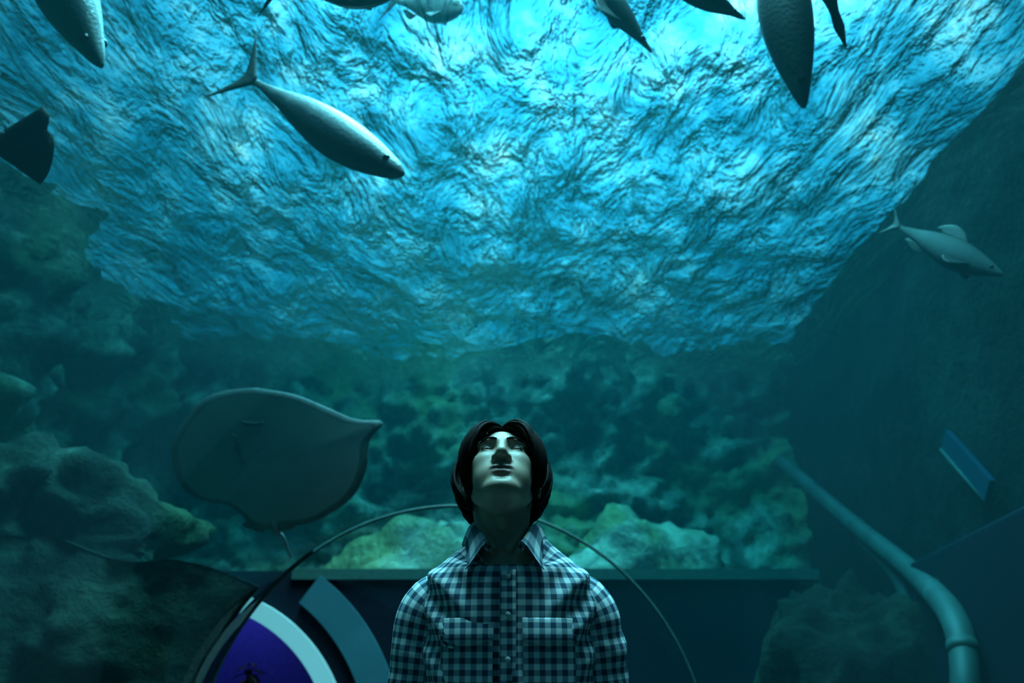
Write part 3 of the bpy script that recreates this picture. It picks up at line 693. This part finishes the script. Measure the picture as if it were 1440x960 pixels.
def lock(s,a,lay,wid):
    """a 0 front .. 1 back ; lay 0 inner .. 1 outer"""
    phi_e=np.interp(a,[0,.25,.5,1],[40,68,105,178])+rng.uniform(-6,6); el_e=hem(phi_e)-rng.uniform(-8,9)-(4 if lay>.5 else 0)
    st=sdir(s*R(rng.uniform(2,8)+2),R(np.interp(a,[0,1],[49,90]))) if a<.35 else sdir(s*R(rng.uniform(60,170)),R(np.interp(a,[.35,1],[70,80])))
    en=sdir(s*R(phi_e),R(el_e)); om=math.acos(np.clip(st@en,-1,1)); pts=[];rad=[]
    k0=.985+.03*lay; n=11; jit=rng.uniform(-.02,.02); ph=rng.uniform(0,6)
    for i in range(n):
        t=i/(n-1); d=(math.sin((1-t)*om)*st+math.sin(t*om)*en)/math.sin(om)
        bul=k0+(.12+.19*lay)*math.sin(math.pi*min(1,t*.62+.08))+jit*t+(.035*t*t if rng.random()<.5 else 0)*0
        bul+=.008*math.sin(5*t+ph)
        pts.append(HM@Vector(EC+ER*d*bul)); rad.append(wid*(.55+.6*math.sin(math.pi*min(1,t*.75+.12)))*(1-.85*max(0,(t-.72)/.28)**1.5))
    c=HM@Vector(EC); upv=(pts[n//2]-c).normalized()
    v,f=tube(pts,rad,8,flat=.42,up=upv); hair.add(v,f)
for s in (-1,1):
    for k in range(150): lock(s,k/149,rng.random()**.8,rng.uniform(.005,.0095))
    for k in range(22): lock(s,rng.uniform(0,.12),rng.uniform(.3,1),rng.uniform(.004,.008))
for s in (-1,1):      # curtain locks over the temples
    for k in range(46):
        st=sdir(s*R(rng.uniform(3,9)),R(rng.uniform(47,60))); q=rng.random(); en=sdir(s*R(26+22*q+rng.uniform(-3,3)),R(20-26*q+rng.uniform(-5,5))); om=math.acos(float(st@en)); pts=[]
        for t in np.linspace(0,1,10):
            d=(math.sin((1-t)*om)*st+math.sin(t*om)*en)/math.sin(om); pts.append(HM@Vector(EC+ER*d*(1.0+(.07+.05*q)*math.sin(math.pi*min(1,t*.7+.1)))))
        w_=rng.uniform(.0035,.007); v,f=tube(pts,[w_*x for x in (.6,.8,1,1.05,1.05,1,.9,.7,.45,.1)],8,flat=.42,up=(pts[5]-(HM@Vector(EC))).normalized()); hair.add(v,f)
# fringe strands crossing the top of the forehead, and flyaways
for k in range(26):
    s=rng.choice((-1,1)); st=sdir(s*R(rng.uniform(-4,10)),R(rng.uniform(58,72))); en=sdir(s*R(rng.uniform(8,40)),R(rng.uniform(36,46)))
    pts=[HM@Vector(EC+ER*((st*(1-t)+en*t)/np.linalg.norm(st*(1-t)+en*t))*(1.02+.11*math.sin(math.pi*(t*.8+.1)))) for t in np.linspace(0,1,8)]
    v,f=tube(pts,[.004,.006,.0065,.006,.005,.004,.003,.001],6,flat=.5,up=(0,-.5,1)); hair.add(v,f)
ho=hair.build('hair',M_HAIR); under(ho)
# eyebrows
for s in (-1,1):
    pts=[HM@Vector((s*x,y,z)) for x,y,z in ((.011,-.1000,.0285),(.022,-.0985,.0325),(.034,-.0935,.0350),(.045,-.0850,.0330),(.052,-.0770,.0285))]
    v,f=tube(catmull(pts,14),list(np.interp(np.linspace(0,1,14),[0,.2,.7,1],[.0022,.0031,.0027,.0010])),8,flat=.8,up=(0,0,1)); under(mesh_obj('eyebrow',v,f,M_HAIR))
# shirt
def gingham():
    m,nt,out=newmat('gingham_cloth'); b=N(nt,'ShaderNodeBsdfPrincipled',Roughness=.85); b.inputs['Specular IOR Level'].default_value=.15
    uv=N(nt,'ShaderNodeUVMap'); sp=N(nt,'ShaderNodeSeparateXYZ'); L(nt,uv.outputs[0],sp.inputs[0]); S=[]
    for ax in ('X','Y'):
        mu=N(nt,'ShaderNodeMath',operation='MULTIPLY'); L(nt,sp.outputs[ax],mu.inputs[0]); mu.inputs[1].default_value=1/.0225
        fr=N(nt,'ShaderNodeMath',operation='FRACT'); L(nt,mu.outputs[0],fr.inputs[0])
        r=ramp(nt,[(0,(0,0,0)),(.06,(1,1,1)),(.50,(1,1,1)),(.56,(0,0,0))],fr.outputs[0]); S.append(r)
    ad=N(nt,'ShaderNodeMath',operation='ADD'); L(nt,S[0].outputs[0],ad.inputs[0]); L(nt,S[1].outputs[0],ad.inputs[1])
    hf_=N(nt,'ShaderNodeMath',operation='MULTIPLY'); L(nt,ad.outputs[0],hf_.inputs[0]); hf_.inputs[1].default_value=.5
    r=ramp(nt,[(0,(.90,.92,.92)),(.5,(.27,.38,.46)),(1,(.035,.075,.12))],hf_.outputs[0]); L(nt,r.outputs[0],b.inputs['Base Color'])
    nz=N(nt,'ShaderNodeTexNoise',Scale=900.0,Detail=1.0); L(nt,uv.outputs[0],nz.inputs['Vector']); bp=N(nt,'ShaderNodeBump',Strength=.15,Distance=.001); L(nt,nz.outputs['Fac'],bp.inputs['Height']); L(nt,bp.outputs[0],b.inputs['Normal'])
    L(nt,b.outputs[0],out.inputs[0]); return m
M_SHIRT=gingham()
SH=[(.84,.182,.128),(.95,.176,.124),(1.05,.172,.122),(1.15,.172,.122),(1.22,.174,.121),(1.28,.174,.117),(1.325,.174,.108),(1.36,.164,.098),(1.385,.138,.088),(1.405,.112,.081),(1.425,.088,.077),(1.434,.078,.0745)]
rr,uv=torso_rings(.006,SH,144,True); v,f=loft(rr,cap=False)
so=mesh_obj('shirt',v,f,M_SHIRT,uvs=uv); under(so); sd=so.modifiers.new('t','SOLIDIFY'); sd.thickness=.0018; sd.offset=-1
def sub(o): o.parent=so; return o      # shirt sits at the man's frame already
for s in (-1,1):
    pth=catmull(arm_path(s),64); n=48; rings=[];uv=[]
    rad=np.interp(np.linspace(0,1,64),[0,.06,.14,.24,.4,.6,.8,.96,1],[.030,.050,.058,.0605,.060,.054,.048,.036,.037])
    pv=[Vector(p) for p in pth]; ln=0
    for i,p in enumerate(pv):
        t=(pv[min(i+1,63)]-pv[max(i-1,0)]).normalized(); a=Vector((0,1,0)); a=(a-t*a.dot(t)).normalized(); b2=t.cross(a); r=[]
        if i: ln+=(p-pv[i-1]).length
        for j in range(n):
            th=2*math.pi*j/n; k=rad[i]*(1+.05*math.sin(ln*95+1.3*math.sin(th*2)+s)*sm(.05,.12,ln)*(.5+.5*math.sin(th+ln*14))+.055*noise.noise(Vector((math.cos(th)*1.4,math.sin(th)*1.4,ln*14+s*5))))
            r.append(p+(a*math.sin(th)+b2*math.cos(th))*k); uv.append(((j if j<n/2 else j-n)/n*2*math.pi*.056,ln))
        rings.append(r)
    v,f=loft(rings,cap=False); f.append(tuple(range(n-1,-1,-1)))
    sub(mesh_obj('sleeve',v,f,M_SHIRT,uvs=uv))
def front_y(x,z):
    L_=[(q[0],q[1],q[2]) for q in SH]; a=np.interp(z,[q[0] for q in L_],[q[1] for q in L_])+.006; b=np.interp(z,[q[0] for q in L_],[q[2] for q in L_])+.006
    u=min(.999,abs(x)/a); return MY+.01-b*(1-u**(2/.86))**(.86/2)
# collar: stand and two folded leaves
def collar():
    n=72; rings=[];uv=[]
    A=np.linspace(R(24),R(336),n)      # 0 = front centre, open at the throat
    prof=[(-.004,-.008,0),(-.002,.016,0),(.001,.034,.12),(.007,.037,.3),(.014,.028,.6),(.021,.010,.85),(.026,-.006,1),(.0255,-.008,1)]
    for k,(ro,zo,w) in enumerate(prof):
        r=[]
        for a in A:
            sg=1 if a<math.pi else -1; fr=max(0,math.cos(a)); frn=sm(.35,.90,fr)
            q=Vector((math.sin(a)*(.0650+ro),-math.cos(a)*(.066+ro),1.432+zo-.030*frn))
            tip=Vector((sg*(.030+.050*w),-.098-.010*math.sin(math.pi*min(1,w))-.006*w,1.398+.010*(1-w)+zo*(1-w)*.6-.034*w))   # lapel edge: throat -> point
            q=q.lerp(tip,frn)
            r.append(Vector((HEAD.x*.5+MX*.5+q.x,2.172+q.y,q.z))); uv.append((a*.07,zo+w*.03))
        rings.append(r)
    v,f=loft(rings,False,False); o=mesh_obj('collar',v,f,M_SHIRT,uvs=uv); md=o.modifiers.new('t','SOLIDIFY'); md.thickness=.002; sub(o)
collar()
# placket
zs=np.linspace(.85,1.365,60); v=[];f=[];uv=[]
for z in zs:
    for x in (-.016,-.0145,0,.0145,.016):
        v.append((MX+x,front_y(x,z)-.0075+(.004 if abs(x)>.015 else 0),z)); uv.append((x+.003,z+.008))
for i in range(len(zs)-1):
    for j in range(4): a=i*5+j; f.append((a,a+1,a+6,a+5))
o=mesh_obj('placket',v,f,M_SHIRT,uvs=uv); md=o.modifiers.new('t','SOLIDIFY'); md.thickness=.002; sub(o)
M_BTN=simple('shirt_button',(.7,.72,.7),.3)
for z in (1.35,1.275,1.19,1.105,1.02,.935):
    y=front_y(0,z)-.009; v,f=tube([(MX,y,z),(MX,y-.001,z),(MX,y-.0025,z)],[.0052,.0058,.0048],16,up=(0,0,1)); sub(mesh_obj('button',v,f,M_BTN))
# chest pockets with flaps
for s in (-1,1):
    cx=s*.082
    for nm,z0,z1,oo in (('pocket',1.135,1.262,.0056),('pocket_flap',1.228,1.270,.0072)):
        v=[];f=[];uv=[];nn_=12
        for i in range(nn_+1):
            z=z0+(z1-z0)*i/nn_
            for j in range(nn_+1):
                x=cx+(-.052+.104*j/nn_)*(1.0 if nm=='pocket' else 1.03); zz=z
                if i==0: zz-=.016*(1-abs(j/nn_-.5)*2)
                v.append((MX+x,front_y(x,zz)-(oo-(oo+.001)*(i/nn_)**2),zz)); uv.append((x+.006,zz+.011))
        for i in range(nn_):
            for j in range(nn_): a=i*(nn_+1)+j; f.append((a,a+1,a+nn_+2,a+nn_+1))
        o=mesh_obj(nm,v,f,M_SHIRT,uvs=uv); md=o.modifiers.new('t','SOLIDIFY'); md.thickness=.001; sub(o)
# trousers and shoes (below the frame)
M_TR=simple('dark_trousers',(.03,.035,.045),.85,.2,40); tr=MB()
rr=[[Vector((MX+a*math.cos(t),2.178+b*math.sin(t),z)) for t in np.linspace(0,2*math.pi,41)[:-1]] for z,a,b in ((.99,.165,.115),(.92,.172,.122),(.84,.182,.128),(.78,.178,.12))]
v,f=loft(rr); tr.add(v,f)
for s in (-1,1):
    lp=[(MX+s*.085,2.18,.86),(MX+s*.092,2.178,.76),(MX+s*.096,2.175,.52),(MX+s*.098,2.185,.32),(MX+s*.10,2.19,.06)]
    v,f=tube(catmull(lp,26),list(np.interp(np.linspace(0,1,26),[0,.25,.55,.8,1],[.094,.092,.076,.068,.066])),24,up=(0,1,0)); tr.add(v,f)
under(tr.build('trousers',M_TR))
M_SHOE=simple('black_shoes',(.02,.02,.02),.4)
for s in (-1,1):
    v,f=tube(catmull([(MX+s*.10,2.25,.055),(MX+s*.10,2.2,.06),(MX+s*.102,2.12,.055),(MX+s*.106,2.04,.045),(MX+s*.109,1.975,.036)],16),list(np.interp(np.linspace(0,1,16),[0,.15,.5,.8,1],[.036,.048,.05,.052,.03])),20,flat=.95); v=[Vector((p.x,p.y,max(.002,p.z))) for p in v]
    under(mesh_obj('shoe',v,f,M_SHOE))

# ------------------------------------------------------------------ light
w=bpy.data.worlds.new('sky'); sc.world=w; w.use_nodes=True; nt=w.node_tree; nt.nodes.clear()
out=nt.nodes.new('ShaderNodeOutputWorld'); bg=nt.nodes.new('ShaderNodeBackground'); tc=nt.nodes.new('ShaderNodeTexCoord')
S=(P(800,-90,1)-CAM).normalized()
dt=N(nt,'ShaderNodeVectorMath',operation='DOT_PRODUCT'); L(nt,tc.outputs['Generated'],dt.inputs[0]); dt.inputs[1].default_value=S
r=ramp(nt,[(.36,(.015,.21,.36)),(.49,(.07,.44,.68)),(.59,(.33,.72,.95)),(.68,(1,.98,1))],None)
nz=N(nt,'ShaderNodeTexNoise',Scale=13.0,Detail=7.0,Roughness=.70); L(nt,tc.outputs['Generated'],nz.inputs['Vector']); L(nt,nz.outputs['Fac'],r.inputs[0])
L(nt,r.outputs[0],bg.inputs[0]); pw=N(nt,'ShaderNodeMath',operation='POWER'); mxx=N(nt,'ShaderNodeMath',operation='MAXIMUM'); L(nt,dt.outputs['Value'],mxx.inputs[0]); mxx.inputs[1].default_value=0
L(nt,mxx.outputs[0],pw.inputs[0]); pw.inputs[1].default_value=14; ma=N(nt,'ShaderNodeMath',operation='MULTIPLY_ADD'); L(nt,pw.outputs[0],ma.inputs[0]); ma.inputs[1].default_value=5.2; ma.inputs[2].default_value=.36
L(nt,ma.outputs[0],bg.inputs[1]); L(nt,bg.outputs[0],out.inputs[0])
def sun(name,dirn,e,ang,col):
    l=bpy.data.lights.new(name,'SUN'); l.energy=e; l.angle=ang; l.color=col; o=link(bpy.data.objects.new(name,l))
    o.rotation_euler=Vector(dirn).to_track_quat('-Z','Y').to_euler(); return o
l=bpy.data.lights.new('overhead_fill','AREA'); l.shape='RECTANGLE'; l.size=3.2; l.size_y=10.5; l.spread=R(115); l.energy=2700; l.color=(.50,.90,1); o=link(bpy.data.objects.new('overhead_fill',l)); o.location=(.2,6.6,9.8)  # added overhead lamp out of view, sized to light man and rocks
# added blue fill lamp, unseen, brightening the room beyond the portal
l=bpy.data.lights.new('room_fill','AREA'); l.energy=5; l.size=1.2; l.color=(.35,.4,1); o=link(bpy.data.objects.new('room_fill',l)); o.location=(-2.9,YP+.9,1.9)

# ------------------------------------------------------------------ camera
cd=bpy.data.cameras.new('camera'); cam=link(bpy.data.objects.new('camera',cd)); cam.location=CAM; cam.rotation_euler=(R(90)+PITCH,0,0)
cd.sensor_width=36; cd.lens=36*FPX/1440; cd.clip_end=200; cd.dof.use_dof=True; cd.dof.focus_distance=2.05; cd.dof.aperture_fstop=4.5
sc.camera=cam
vs=sc.view_settings; vs.view_transform='Standard'; vs.look='None'; vs.exposure=0.0; vs.gamma=1.0; vs.use_curve_mapping=False
cy=sc.cycles; cy.max_bounces=8; cy.transparent_max_bounces=24; cy.volume_bounces=1; cy.use_denoising=True
cy.caustics_reflective=False; cy.sample_clamp_indirect=4
